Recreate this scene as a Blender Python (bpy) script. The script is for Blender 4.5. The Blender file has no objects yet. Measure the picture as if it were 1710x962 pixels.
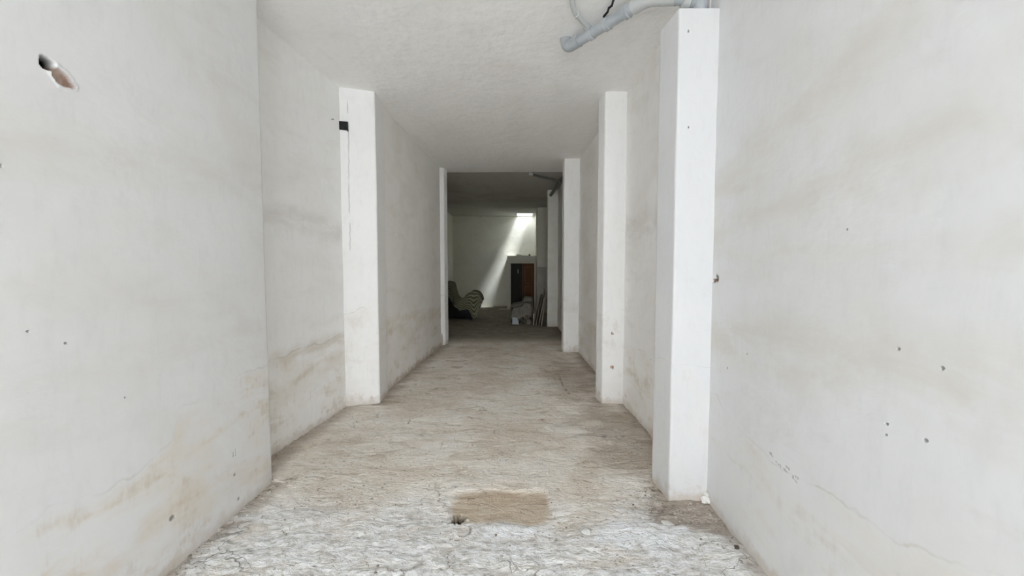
import bpy, bmesh, math, random
from mathutils import Vector, noise, Matrix
random.seed(7)
SC = bpy.context.scene
COL = SC.collection

# ------------------------------------------------------------------ camera
cam_d = bpy.data.cameras.new('camera'); cam = bpy.data.objects.new('camera', cam_d); COL.objects.link(cam)
cam_d.sensor_width = 36.0; cam_d.sensor_fit = 'HORIZONTAL'; cam_d.lens = 680.0 / 1710.0 * 36.0
cam_d.clip_start = 0.02; cam_d.clip_end = 300
cam.location = (0, 0, 1.65)
cam.rotation_euler = (math.radians(90 - 3.0305), 0, math.radians(0.9255))
SC.camera = cam

# ------------------------------------------------------------------ sky, sun, exposure
world = bpy.data.worlds.new('sky'); SC.world = world; world.use_nodes = True
bg = world.node_tree.nodes['Background']
bg.inputs['Color'].default_value = (0.92, 0.962, 1.0, 1); bg.inputs['Strength'].default_value = 3.0
sun_d = bpy.data.lights.new('sun', 'SUN'); sun = bpy.data.objects.new('sun', sun_d); COL.objects.link(sun)
sun_d.energy = 6.0; sun_d.angle = math.radians(14.0); sun_d.color = (0.92, 0.965, 1.0)
sun.location = (6, -3, 20)
sun.rotation_euler = Vector((-0.417, 0.16, -1.0)).to_track_quat('-Z', 'Y').to_euler()
OPEN_Y = -4.0
SC.view_settings.view_transform = 'Standard'; SC.view_settings.look = 'None'
SC.view_settings.exposure = 1.42; SC.view_settings.gamma = 1.0; SC.view_settings.use_curve_mapping = False
SC.cycles.max_bounces = 13; SC.cycles.diffuse_bounces = 13; SC.cycles.use_denoising = True
SC.cycles.use_adaptive_sampling = True; SC.cycles.adaptive_threshold = 0.05

# ------------------------------------------------------------------ small helpers
def tag(o, label=None, cat=None, group=None, kind=None):
    if label: o['label'] = label
    if cat: o['category'] = cat
    if group: o['group'] = group
    if kind: o['kind'] = kind
    return o
def link(name, me, mat=None, parent=None):
    o = bpy.data.objects.new(name, me); COL.objects.link(o)
    if mat: me.materials.append(mat)
    if parent: o.parent = parent
    return o
def obj(name, bm, mat=None, parent=None, smooth=False):
    me = bpy.data.meshes.new(name)
    if smooth:
        for f in bm.faces: f.smooth = True
    bm.normal_update(); bm.to_mesh(me); bm.free()
    return link(name, me, mat, parent)
def empty(name, loc=(0, 0, 0)):
    o = bpy.data.objects.new(name, None); COL.objects.link(o); o.location = loc; o.empty_display_size = .1
    return o
def sstep(a, b, x):
    if a == b: return 0.0 if x < a else 1.0
    t = max(0.0, min(1.0, (x - a) / (b - a))); return t * t * (3 - 2 * t)
def nz(x, y, z=0.0): return noise.noise(Vector((x, y, z)))
def fbm(x, y, z=0.0, o=4): return noise.fractal(Vector((x, y, z)), 1.0, 2.0, o)
def frange(a, b, s):
    n = max(1, int(math.ceil((b - a) / s - 1e-6))); return [a + (b - a) * i / n for i in range(n + 1)]
def uniq(vals, eps):
    vals = sorted(vals); out = [vals[0]]
    for v in vals[1:]:
        if v - out[-1] > eps: out.append(v)
    return out
def add_box(bm, x0, x1, y0, y1, z0, z1, bev=0.0):
    r = bmesh.ops.create_cube(bm, size=1.0)
    for v in r['verts']:
        v.co = Vector((x0 + (v.co.x + .5) * (x1 - x0), y0 + (v.co.y + .5) * (y1 - y0), z0 + (v.co.z + .5) * (z1 - z0)))
    if bev:
        es = list({e for v in r['verts'] for e in v.link_edges})
        bmesh.ops.bevel(bm, geom=es, offset=bev, segments=2, profile=.6, affect='EDGES')
def tube(bm, pts, r, seg=20, caps=True, radii=None):
    """sweep a circle along a polyline (rotation-minimising frames)"""
    pts = [Vector(p) for p in pts]; rings = []
    t0 = (pts[1] - pts[0]).normalized(); up = Vector((0, 0, 1)) if abs(t0.z) < .9 else Vector((1, 0, 0))
    u = t0.cross(up).normalized()
    for i, p in enumerate(pts):
        t = (pts[min(i + 1, len(pts) - 1)] - pts[max(i - 1, 0)]).normalized()
        u = (u - t * u.dot(t)).normalized(); v = t.cross(u)
        rr = radii[i] if radii else r
        rings.append([bm.verts.new(p + (u * math.cos(a) + v * math.sin(a)) * rr) for a in [2 * math.pi * k / seg for k in range(seg)]])
    for a, b in zip(rings, rings[1:]):
        for k in range(seg):
            f = bm.faces.new((a[k], a[(k + 1) % seg], b[(k + 1) % seg], b[k])); f.smooth = True
    if caps:
        bm.faces.new(list(reversed(rings[0]))); bm.faces.new(rings[-1])
        for ring in (rings[0], rings[-1]):
            for k in range(seg):
                e = bm.edges.get((ring[k], ring[(k + 1) % seg]))
                if e: e.smooth = False
def bend(pts, rad, n=8):
    """round the corners of a polyline"""
    pts = [Vector(p) for p in pts]; out = [pts[0]]
    for a, b, c in zip(pts, pts[1:], pts[2:]):
        r = min(rad, (b - a).length * .49, (c - b).length * .49)
        p0 = b + (a - b).normalized() * r; p2 = b + (c - b).normalized() * r
        for k in range(n + 1):
            t = k / n; out.append(p0 * (1 - t) ** 2 + b * 2 * t * (1 - t) + p2 * t * t)
    out.append(pts[-1]); return out

# ------------------------------------------------------------------ node helpers
class NT:
    def __init__(s, name):
        s.m = bpy.data.materials.new(name); s.m.use_nodes = True; s.t = s.m.node_tree; s.t.nodes.clear()
        s.out = s.t.nodes.new('ShaderNodeOutputMaterial'); s.b = s.t.nodes.new('ShaderNodeBsdfPrincipled')
        s.t.links.new(s.b.outputs[0], s.out.inputs[0])
    def put(s, sock, v):
        if hasattr(v, 'is_linked') or isinstance(v, bpy.types.NodeSocket): s.t.links.new(v, sock)
        elif isinstance(v, (int, float)) and sock.type in ('RGBA',): sock.default_value = (v, v, v, 1)
        elif isinstance(v, (tuple, list)) and sock.type == 'RGBA': sock.default_value = tuple(v[:3]) + (1,)
        else: sock.default_value = v
    def coord(s):
        n = s.t.nodes.new('ShaderNodeTexCoord'); return n.outputs['Object']
    def sep(s, v):
        n = s.t.nodes.new('ShaderNodeSeparateXYZ'); s.put(n.inputs[0], v); return n.outputs
    def comb(s, x, y, z):
        n = s.t.nodes.new('ShaderNodeCombineXYZ')
        for i, v in enumerate((x, y, z)): s.put(n.inputs[i], v)
        return n.outputs[0]
    def math(s, op, a, b=0.0, clamp=False):
        n = s.t.nodes.new('ShaderNodeMath'); n.operation = op; n.use_clamp = clamp
        s.put(n.inputs[0], a); s.put(n.inputs[1], b); return n.outputs[0]
    def add(s, a, b): return s.math('ADD', a, b)
    def sub(s, a, b): return s.math('SUBTRACT', a, b)
    def mul(s, a, b): return s.math('MULTIPLY', a, b)
    def scale(s, v, sc):
        n = s.t.nodes.new('ShaderNodeVectorMath'); n.operation = 'MULTIPLY'; s.put(n.inputs[0], v); n.inputs[1].default_value = sc; return n.outputs[0]
    def vadd(s, v, w):
        n = s.t.nodes.new('ShaderNodeVectorMath'); n.operation = 'ADD'; s.put(n.inputs[0], v); s.put(n.inputs[1], w); return n.outputs[0]
    def noise(s, v, sc, det=4.0, rough=.55, dist=0.0, col=False):
        n = s.t.nodes.new('ShaderNodeTexNoise'); s.put(n.inputs['Vector'], v); n.inputs['Scale'].default_value = sc
        n.inputs['Detail'].default_value = det; n.inputs['Roughness'].default_value = rough; n.inputs['Distortion'].default_value = dist
        return n.outputs['Color' if col else 'Fac']
    def voro(s, v, sc, feat='F1', rand=1.0):
        n = s.t.nodes.new('ShaderNodeTexVoronoi'); n.feature = feat; s.put(n.inputs['Vector'], v); n.inputs['Scale'].default_value = sc
        n.inputs['Randomness'].default_value = rand; return n.outputs['Distance']
    def step(s, v, a, b, lo=0.0, hi=1.0):
        n = s.t.nodes.new('ShaderNodeMapRange'); n.interpolation_type = 'SMOOTHSTEP'; s.put(n.inputs[0], v)
        n.inputs[1].default_value = a; n.inputs[2].default_value = b; n.inputs[3].default_value = lo; n.inputs[4].default_value = hi
        return n.outputs[0]
    def mix(s, f, a, b, mode='MIX'):
        n = s.t.nodes.new('ShaderNodeMix'); n.data_type = 'RGBA'; n.blend_type = mode
        s.put(n.inputs[0], f); s.put(n.inputs[6], a); s.put(n.inputs[7], b); return n.outputs[2]
    def attr(s, name):
        n = s.t.nodes.new('ShaderNodeAttribute'); n.attribute_name = name; return n.outputs['Fac']
    def curve(s, v, pts, lo, hi):
        """pts: (input, value) with input in [lo, hi], value in 0..4 m -> smooth curve"""
        n = s.t.nodes.new('ShaderNodeFloatCurve')
        mr = s.math('DIVIDE', s.sub(v, lo), hi - lo, clamp=True)
        s.put(n.inputs['Value'], mr); c = n.mapping.curves[0]
        P = [((a - lo) / (hi - lo), b / 4.0) for a, b in pts]
        while len(c.points) < len(P): c.points.new(.5, .5)
        for q, (a, b) in zip(c.points, P): q.location = (a, b); q.handle_type = 'VECTOR'
        n.mapping.update()
        return s.mul(n.outputs[0], 4.0)
    def bump(s, h, strength=.3, dist=.02, nrm=None):
        n = s.t.nodes.new('ShaderNodeBump'); n.inputs['Strength'].default_value = strength; n.inputs['Distance'].default_value = dist
        s.put(n.inputs['Height'], h)
        if nrm is not None: s.put(n.inputs['Normal'], nrm)
        return n.outputs[0]
    def matte(s, col, nrm=None):                                  # chalky surface: plain diffuse
        s.t.nodes.remove(s.b); s.b = s.t.nodes.new('ShaderNodeBsdfDiffuse'); s.t.links.new(s.b.outputs[0], s.out.inputs[0])
        s.put(s.b.inputs['Color'], col)
        if nrm is not None: s.put(s.b.inputs['Normal'], nrm)
        return s.m
    def done(s, col, rough=.85, nrm=None, spec=.2, metal=0.0):
        s.put(s.b.inputs['Base Color'], col); s.put(s.b.inputs['Roughness'], rough)
        s.b.inputs['Specular IOR Level'].default_value = spec; s.b.inputs['Metallic'].default_value = metal
        if nrm is not None: s.put(s.b.inputs['Normal'], nrm)
        return s.m

def plaster(name, base=(.93, .93, .93), warm=(.80, .77, .72), blotch=.40, tide=None, tide_w=.010, below=.25, bands=(), lo=0.0, hi=9.0,
            axis='y', seed=0.0, rough_bump=.22, splash=.5, yellow=(.70, .61, .47), streak=0.0):
    """old lime-washed plaster: cloudy grime, damp tide lines with their own course, trowel marks"""
    n = NT(name); P0 = n.coord(); P = n.vadd(P0, (seed, seed * 1.7, seed * .3)); s = n.sep(P0); z = s[2]; a = s[1] if axis == 'y' else s[0]
    cloud = n.noise(n.scale(P, (1, .75, 1.25)), 1.1, 3, .6, .6)
    brush = n.noise(n.scale(P, (2.2, .9, 2.6)), 2.2, 4, .62, .5)
    col = n.mix(n.mul(n.step(cloud, .45, .75), blotch), base, warm)
    col = n.mix(n.mul(n.step(brush, .5, .78), blotch * .6), col, tuple(c * .9 for c in warm))
    fine = n.noise(n.scale(P, (1, 1, .35)), 16, 3, .7)
    col = n.mix(n.mul(n.step(fine, .46, .78), .24), col, tuple(c * .82 for c in base))
    wn = n.sub(n.noise(P, 3.2, 3, .6), .5); wn2 = n.sub(n.noise(P, 14, 2, .6), .5)
    for pts, w, k, c in bands:
        d = n.math('ABSOLUTE', n.sub(n.add(z, n.mul(wn, .34)), n.curve(a, pts, lo, hi)))
        m = n.mul(n.step(d, 0.0, w, 1.0, 0.0), n.step(brush, .3, .62))
        col = n.mix(n.mul(m, k), col, c)
    if tide:
        T = n.curve(a, tide, lo, hi)
        zz = n.add(n.add(z, n.mul(wn, .16)), n.mul(wn2, .03)); d = n.sub(T, zz)
        under = n.mul(n.step(d, -.01, .05), n.step(n.add(n.mul(cloud, .5), n.mul(brush, .5)), .40, .60))
        under2 = n.mul(under, n.step(d, .75, .05, .35, 1.0))
        col = n.mix(n.mul(under2, below), col, yellow)
        line = n.step(n.math('ABSOLUTE', d), 0.0, tide_w, 1.0, 0.0)
        line = n.mul(line, n.step(brush, .40, .62))
        col = n.mix(n.mul(line, .42), col, (.47, .42, .35))
        patchy = n.mul(n.mul(n.step(d, 0, .08), n.step(n.add(n.mul(brush, .6), n.mul(fine, .4)), .52, .66)), .5)
        col = n.mix(n.mul(patchy, below * 1.6), col, (.50, .42, .32))
    # splashed dirt creeping up from the floor, with a ragged upper edge
    sp = n.step(n.sub(z, n.mul(n.step(n.add(n.mul(wn2, .6), n.mul(brush, .6)), .15, .6), .14)), -.04, .07, 1.0, 0.0)
    col = n.mix(n.mul(sp, splash * .8), col, (.50, .42, .33))
    # broken plaster showing brick, black cracks (vertex masks)
    col = n.mix(n.attr('chip'), col, n.mix(n.step(fine, .35, .65), (.27, .18, .14), (.43, .33, .27)))
    col = n.mix(n.attr('rust'), col, (.33, .14, .05))
    col = n.mix(n.attr('dark'), col, (.025, .022, .02))
    h1 = n.noise(P, 7, 2, .6); h2 = n.noise(n.scale(P, (1, .5, 1)), 45, 2, .65)
    hh = n.add(n.mul(h1, 1.0), n.mul(h2, .16))
    return n.matte(col, n.bump(hh, rough_bump, .02))

def simple(name, col, rough=.6, var=.15, sc=8, bump=.1, metal=0.0, spec=.3, dark=None, stretch=(1, 1, 1)):
    n = NT(name); P = n.scale(n.coord(), stretch); f = n.noise(P, sc, 5, .6)
    d = dark or tuple(c * (1 - var * 2) for c in col)
    c = n.mix(n.step(f, .3, .75), d, col)
    return n.done(c, rough, n.bump(n.noise(P, sc * 4, 4), bump, .01), spec, metal)

WARM = (.63, .595, .54)
m_left1 = plaster('plaster_left_front', warm=(.66, .63, .58), base=(.735, .735, .735), tide=[(0, .62), (1.4, .63), (1.55, .66), (1.75, .61), (1.95, .64), (2.15, .70), (2.2, .86), (2.4, .86), (2.9, .92), (3.1, .92)],
                  lo=0, hi=3.2, below=.46, bands=[([(0, 1.25), (3.2, 1.15)], .22, .22, WARM), ([(0, 1.98), (3.2, 2.3)], .2, .30, WARM), ([(0, .22), (2.2, .3), (3.2, .1)], .16, .42, (.62, .53, .41))], seed=1.3)
m_left2 = plaster('plaster_left_middle', base=(.92, .92, .915), tide=[(3, .80), (3.45, .82), (3.9, .86), (4.3, .85), (4.65, .88), (4.9, 1.05)], lo=3, hi=5, below=.34,
                  bands=[([(3, 2.1), (5, 2.05)], .2, .35, WARM), ([(3, .82), (5, .85)], .14, .38, (.60, .54, .45))], seed=4.1, blotch=.4)
m_left3 = plaster('plaster_left_rear', base=(.92, .91, .895), tide=[(5, 1.0), (6, .95), (8.6, .8)], lo=5, hi=9, below=.35, seed=7.7, blotch=.5, splash=.8)
m_right1 = plaster('plaster_right_front', warm=(.65, .62, .575), base=(.72, .725, .73), tide=[(0, .80), (1.07, .80), (1.4, .69), (1.8, .67), (2.1, .64), (2.45, .65), (2.74, .78), (3.2, .85)], lo=0, hi=3.2, below=.22,
                   bands=[([(0, 1.30), (1.2, 1.30), (2.1, 1.23), (3.2, 1.16)], .26, .55, WARM), ([(0, 3.2), (1.63, 2.55), (2.1, 2.32), (3.2, 1.9)], .30, .5, WARM),
                          ([(0, 2.05), (1.5, 2.03), (2.2, 1.93), (3.2, 1.8)], .16, .5, WARM), ([(0, 1.7), (3.2, 1.7)], .14, .3, WARM)], seed=2.2, tide_w=.009)
m_right2 = plaster('plaster_right_middle', base=(.92, .915, .905), tide=[(3, .78), (3.9, .74), (4.9, .76), (5.2, .8)], lo=3, hi=5.2, below=.35, seed=5.4, blotch=.55,
                   bands=[([(3, 2.0), (5.2, 2.1)], .3, .35, WARM)])
m_right3 = plaster('plaster_right_rear', base=(.92, .91, .895), tide=[(5, .8), (8, .7), (11, .7)], lo=5, hi=11, below=.3, seed=6.6, blotch=.55)
m_pil = plaster('plaster_pillar', base=(.90, .90, .90), blotch=.22, tide=[(-3, 1.02), (-2.1, 1.08), (-1.95, 1.12), (-1.85, 1.16), (-1.68, 1.06), (0, 1.1), (1.0, 1.08), (1.12, 1.13), (1.2, 1.12), (1.4, 1.05)], lo=-3, hi=1.4,
                axis='x', below=.14, tide_w=.010, seed=3.3, splash=.55)
m_pil_front = plaster('plaster_duct', base=(.675, .68, .69), blotch=.2, tide=[(0, .95), (1.05, .97), (1.35, .95)], lo=0, hi=1.4, axis='x', below=.12, tide_w=.006, seed=8.3, splash=.7, rough_bump=.25)
m_ceil = plaster('plaster_ceiling', rough_bump=.5, base=(.93, .925, .915), blotch=.35, seed=9.9, splash=0.0, warm=(.82, .80, .77))
m_ceil2 = plaster('grey_ceiling', base=(.55, .545, .51), blotch=.6, seed=11.0, splash=0.0, warm=(.42, .40, .36))  # greyer and darker than the front ceiling
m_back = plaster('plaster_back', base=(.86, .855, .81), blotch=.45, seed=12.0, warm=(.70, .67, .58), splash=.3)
m_back2 = plaster('dimmed_plaster_back', base=(.71, .705, .635), blotch=.45, seed=12.0, warm=(.57, .54, .45), splash=.3)  # darker copy of plaster_back; the rear room's dimness is put into its colour
m_pav = simple('pavement_concrete', (.62, .61, .59), .9, .08, 3, .2)

# ------------------------------------------------------------------ masonry solids
def lin(mapfn): return mapfn
def solid(name, poly, z0, z1, mat, fine=None, feats=(), lines=(), ds=.08, dz=.08, bev=.007, wob=.003, seed=0.0):
    """extruded masonry with softly uneven faces and worn arrises. poly is counter-clockwise; fine = edges that are seen.
    feats: dict(e, s, z, rx, rz, depth, chip/rust/dark, ang); lines: dict(e, pts[(s,z)], w, depth, dark)"""
    N = len(poly); P = [Vector((p[0], p[1], 0)) for p in poly]; fine = set(range(N)) if fine is None else set(fine)
    ring = []                                                     # (position, normal, edge, s)
    for i in range(N):
        a, b = P[i], P[(i + 1) % N]; d = (b - a); L = d.length; d.normalize(); nrm = Vector((d.y, -d.x, 0))
        dp = (a - P[i - 1]).normalized(); npv = Vector((dp.y, -dp.x, 0)); nc = (nrm + npv).normalized()
        ring.append((a - nc * bev * .41 * 1.0, nc, -1, 0.0))
        S = [bev, bev * 3, L - bev * 3, L - bev]
        if i in fine: S += frange(bev * 3, L - bev * 3, ds)
        for f in feats:
            if f['e'] == i: S += frange(max(bev, f['s'] - f['rx'] * 1.6), min(L - bev, f['s'] + f['rx'] * 1.6), f['rx'] / 6)
        for l in lines:
            if l['e'] == i:
                ss = [q[0] for q in l['pts']]; S += frange(max(bev, min(ss) - l['w'] * 2), min(L - bev, max(ss) + l['w'] * 2), l['w'] * .6)
        for sv in uniq(S, .0012): ring.append((a + d * sv, nrm, i, sv))
    Z = frange(z0, z1, dz)
    for f in feats: Z += frange(f['z'] - f['rz'] * 1.6, f['z'] + f['rz'] * 1.6, f['rz'] / 6)
    for l in lines: Z += frange(min(q[1] for q in l['pts']), max(q[1] for q in l['pts']), .02)
    Z = [q for q in uniq(Z, .0012) if z0 <= q <= z1]
    if Z[-1] < z1 - 1e-6: Z.append(z1)
    verts = []; chip = []; rust = []; dark = []
    for z in Z:
        for p, nrm, e, sv in ring:
            o = wob * (fbm(p.x * 1.3 + seed, p.y * 1.3, z * 1.3, 3) + .5 * nz(p.x * 5 + seed, p.y * 5, z * 5))
            if e == -1: o += -.004 * max(0, nz(seed + p.x * 9, p.y * 9, z * 6)) - .003 * max(0, nz(p.x, p.y + seed, z * 25))
            cc = rr = dd = 0.0
            for f in feats:
                if f['e'] != e: continue
                du, dv = sv - f['s'], z - f['z']
                if abs(du) > f['rx'] * 2 + f['rz'] or abs(dv) > f['rz'] * 2 + f['rx']: continue
                an = f.get('ang', 0.0); ca, sa = math.cos(an), math.sin(an)
                q = math.hypot((du * ca + dv * sa) / f['rx'], (-du * sa + dv * ca) / f['rz']) + .35 * nz(du * 1.6 / f['rx'], dv * 1.6 / f['rz'], seed + f['s'] * 7)
                k = 1 - sstep(.78, 1.0, q); o -= f['depth'] * k
                if 'rim' in f: o += f['rim'] * sstep(1.35, 1.05, q) * (1 - k)
                cc = max(cc, k * f.get('chip', 0)); rr = max(rr, k * f.get('rust', 0)); dd = max(dd, k * f.get('dark', 0))
            for l in lines:
                if l['e'] != e: continue
                best = 9.0
                for (s0, za), (s1, zb) in zip(l['pts'], l['pts'][1:]):
                    if min(za, zb) - .01 <= z <= max(za, zb) + .01:
                        t = 0 if zb == za else max(0, min(1, (z - za) / (zb - za)))
                        best = min(best, abs(sv - (s0 + (s1 - s0) * t) - .006 * nz(z * 18, seed) - .004 * nz(z * 60, seed)))
                k = (1 - sstep(l['w'] * .3, l['w'], best)) * sstep(-.25, .25, nz(z * 7, seed + 3) + .15); o -= l['depth'] * k; dd = max(dd, k * l['dark'])
            verts.append((p.x + nrm.x * o, p.y + nrm.y * o, z)); chip.append(cc); rust.append(rr); dark.append(dd)
    R = len(ring); faces = []
    for k in range(len(Z) - 1):
        for i in range(R):
            j = (i + 1) % R; faces.append((k * R + i, k * R + j, (k + 1) * R + j, (k + 1) * R + i))
    nside = len(faces)
    faces.append(tuple(reversed(range(R)))); faces.append(tuple(range((len(Z) - 1) * R, len(Z) * R)))
    me = bpy.data.meshes.new(name); me.from_pydata(verts, [], faces)
    me.polygons.foreach_set('use_smooth', [True] * nside + [False, False])
    for nm, arr in (('chip', chip), ('rust', rust), ('dark', dark)):
        at = me.attributes.new(nm, 'FLOAT', 'POINT'); at.data.foreach_set('value', arr)
    # keep the caps crisp
    sh = me.attributes.new('sharp_edge', 'BOOLEAN', 'EDGE'); caps = set(range(R)) | set(range((len(Z) - 1) * R, len(Z) * R))
    sh.data.foreach_set('value', [(e.vertices[0] in caps and e.vertices[1] in caps and abs(verts[e.vertices[0]][2] - verts[e.vertices[1]][2]) < 1e-6) for e in me.edges])
    return link(name, me, mat)

def slab(name, xs, ys, z, thick, mat, keep=None, wob=.004, up=True, seed=0.0):
    """ceiling slab whose underside is softly uneven; thickness goes up"""
    nx, ny = len(xs), len(ys); verts = []; faces = []
    for lay in (0, 1):
        for y in ys:
            for x in xs:
                zz = z + thick if lay else z + wob * (fbm(x * 1.1 + seed, y * 1.1, 0, 3) + .4 * nz(x * 3, y * 7, seed))
                verts.append((x, y, zz))
    K = lambda i, j: 0 <= i < nx - 1 and 0 <= j < ny - 1 and (keep is None or keep((xs[i] + xs[i + 1]) / 2, (ys[j] + ys[j + 1]) / 2))
    V = lambda i, j, l: l * nx * ny + j * nx + i
    sm = []
    for j in range(ny - 1):
        for i in range(nx - 1):
            if not K(i, j): continue
            faces.append((V(i, j, 0), V(i, j + 1, 0), V(i + 1, j + 1, 0), V(i + 1, j, 0))); sm.append(True)
            faces.append((V(i, j, 1), V(i + 1, j, 1), V(i + 1, j + 1, 1), V(i, j + 1, 1))); sm.append(False)
            for (di, dj, a, b) in ((0, -1, (i, j), (i + 1, j)), (1, 0, (i + 1, j), (i + 1, j + 1)), (0, 1, (i + 1, j + 1), (i, j + 1)), (-1, 0, (i, j + 1), (i, j))):
                if not K(i + di, j + dj):
                    faces.append((V(*a, 0), V(*b, 0), V(*b, 1), V(*a, 1))); sm.append(False)
    me = bpy.data.meshes.new(name); me.from_pydata(verts, [], faces); me.polygons.foreach_set('use_smooth', sm)
    bm = bmesh.new(); bm.from_mesh(me)
    bmesh.ops.delete(bm, geom=[v for v in bm.verts if not v.link_faces], context='VERTS')
    for e in bm.edges:
        if any(not f.smooth for f in e.link_faces): e.smooth = False
    bm.to_mesh(me); bm.free()
    return link(name, me, mat)

CZ = 3.69; CZ2 = 3.725; ZB = -.06; ZT = 3.72
def S(o, label, cat): return tag(o, label, cat, kind='structure')

# walls on the left
NLo = 3.025 - OPEN_Y
pos = lambda y: y - OPEN_Y                                     # distance along the near-left face from the opening
f_l1 = [dict(e=1, s=0, z=0, rx=.001, rz=.001, depth=0)]
def eL(y): return y - OPEN_Y
featsL = [dict(e=1, s=eL(1.655), z=2.468, rx=.028, rz=.032, depth=.05, dark=1.0, ang=-.5),
          dict(e=1, s=eL(1.705), z=2.432, rx=.048, rz=.034, depth=.016, chip=1.0, ang=-.45, rim=.005)]
for (y, z) in ((2.615, .412), (2.615, .392), (2.637, .425), (2.638, .408), (2.639, .388)):
    featsL.append(dict(e=1, s=eL(y), z=z, rx=.007, rz=.008, depth=.02, dark=.8))
for (y, z, r) in ((1.53, 1.40, .006), (1.66, 1.33, .008), (1.48, 2.02, .010), (2.65, .08, .012), (2.62, .262, .012), (1.9, 1.02, .006), (2.13, .275, .02)):
    featsL.append(dict(e=1, s=eL(y), z=z, rx=r, rz=r * .8, depth=.006, dark=.55))
w = solid('wall_left_front', [(-2.40, OPEN_Y), (-1.9, OPEN_Y), (-1.895, 3.025), (-2.40, 3.025)], ZB, ZT, m_left1, fine=[1], feats=featsL, seed=1.0)
S(w, 'white plastered wall with yellow damp line at the front beside the entrance, brick hole high up', 'wall')
w = solid('wall_left_middle', [(-2.60, 2.95), (-2.205, 2.95), (-2.045, 4.78), (-2.60, 4.78)], ZB, ZT, m_left2, fine=[1], seed=2.0)
S(w, 'recessed grey-white plaster wall between the front wall end and the pillar with black box', 'wall')
w = solid('wall_left_rear', [(-2.40, 5.2), (-1.742, 5.2), (-1.628, 8.62), (-2.40, 8.62)], ZB, ZT, m_left3, fine=[1], seed=3.0)
S(w, 'long greyish plaster wall behind the pillar with black box, reaching to the thin white jamb', 'wall')
w = solid('pillar', [(-2.45, 4.70), (-2.06, 4.722), (-1.682, 4.842), (-1.712, 5.235), (-2.45, 5.235)], ZB, ZT, m_pil, fine=[1, 2], wob=.004, seed=4.0,
          lines=[dict(e=1, pts=[(.098, 3.5), (.102, 3.28), (.100, 2.9), (.094, 2.5), (.097, 2.1), (.092, 1.75)], w=.006, depth=.004, dark=.38)])
S(w, 'broad white plaster pillar with a black electrical box and a long vertical crack', 'pillar')
w = solid('pillar', [(-2.0, 8.49), (-1.632, 8.49), (-1.552, 8.53), (-1.515, 8.72), (-2.0, 8.72)], ZB, ZT, m_pil, fine=[1, 2], wob=.004, seed=5.0,
          feats=[dict(e=1, s=.012, z=.10, rx=.035, rz=.16, depth=.02, chip=.7)])
S(w, 'thin white jamb at the end of the long plaster wall, chipped at its foot', 'pillar')
w = solid('wall_left_return', [(-3.1, 8.58), (-1.7, 8.58), (-1.7, 8.715), (-3.1, 8.715)], ZB, ZT + .1, m_left3, fine=[], seed=6.0)
S(w, 'short cross wall behind the thin white jamb closing the rear room', 'wall')
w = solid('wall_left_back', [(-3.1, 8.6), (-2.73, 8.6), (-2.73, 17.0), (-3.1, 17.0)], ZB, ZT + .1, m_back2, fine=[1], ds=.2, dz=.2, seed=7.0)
S(w, 'dim plaster side wall of the rear room behind the blanket-covered armchair', 'wall')

# walls and pillars on the right (polygons counter-clockwise)
featsR = [dict(e=3, s=(3.02 - 2.765), z=1.567, rx=.024, rz=.03, depth=.03, dark=.9, ang=.3), dict(e=3, s=(3.02 - 2.80), z=1.552, rx=.03, rz=.016, depth=.012, chip=1.0)]
for (y, z, r) in ((1.69, 1.80, .006), (1.29, 1.33, .008), (1.47, 1.08, .008), (1.47, 1.04, .006), (1.33, 1.08, .009), (1.44, 1.36, .007), (2.6, 1.0, .008), (2.38, 1.14, .006)):
    featsR.append(dict(e=3, s=3.02 - y, z=z, rx=r, rz=r * .8, depth=.005, dark=.55))
rr_ = random.Random(5)
for k in range(16):                                            # crumbling run of paint along the damp line
    t = k / 15; featsR.append(dict(e=3, s=3.02 - (2.13 - .22 * t + rr_.uniform(-.02, .02)), z=.655 - .025 * t + rr_.uniform(-.018, .012), rx=rr_.uniform(.006, .013), rz=rr_.uniform(.004, .008), depth=.003, dark=.40, ang=-.3))
w = solid('wall_right_front', [(1.8, OPEN_Y), (1.8, 3.02), (1.335, 3.02), (1.34, OPEN_Y)], ZB, ZT, m_right1, fine=[2], feats=[dict(f, e=2) for f in featsR], seed=8.0)
S(w, 'large white plastered wall with beige grime bands beside the entrance and boxed pipe duct', 'wall')
w = solid('wall_right_middle', [(1.8, 2.95), (1.8, 4.98), (1.266, 4.98), (1.333, 2.95)], ZB, ZT, m_right2, fine=[2], seed=9.0)
S(w, 'beige-grey plaster wall between the boxed pipe duct and the rust-marked pillar', 'wall')
w = solid('wall_right_rear', [(1.8, 4.9), (1.8, 7.98), (1.155, 7.98), (1.266, 4.9)], ZB, ZT, m_right3, fine=[2], seed=10.0)
S(w, 'narrow strip of plaster wall behind the rust-marked pillar', 'wall')
w = solid('wall_right_back', [(1.8, 7.9), (1.8, 14.8), (.985, 14.8), (1.155, 7.9)], ZB, ZT + .1, m_right3, fine=[2], ds=.15, dz=.15, seed=11.0)
S(w, 'dim plaster wall of the rear room behind the last slim pillar', 'wall')
w = solid('pillar', [(1.068, 2.823), (1.40, 2.827), (1.40, 3.10), (1.034, 3.10)], ZB, 3.366, m_pil_front, fine=[0, 3], wob=.003, seed=12.0,
          feats=[dict(e=0, s=.065, z=3.22, rx=.006, rz=.010, depth=.01, dark=.7), dict(e=0, s=.08, z=2.59, rx=.005, rz=.008, depth=.01, dark=.7)])
S(w, 'boxed white pipe duct standing nearest, ending short of the ceiling under the grey drain pipe', 'pillar')
rustf = []
for (x, z, rx, rz) in ((1.125, .845, .006, .020), (1.14, .838, .007, .010), (1.122, .432, .007, .022), (1.143, .428, .008, .026)):
    rustf.append(dict(e=0, s=x - 1.0125, z=z, rx=rx, rz=rz, depth=.012, rust=1.0))
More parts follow.
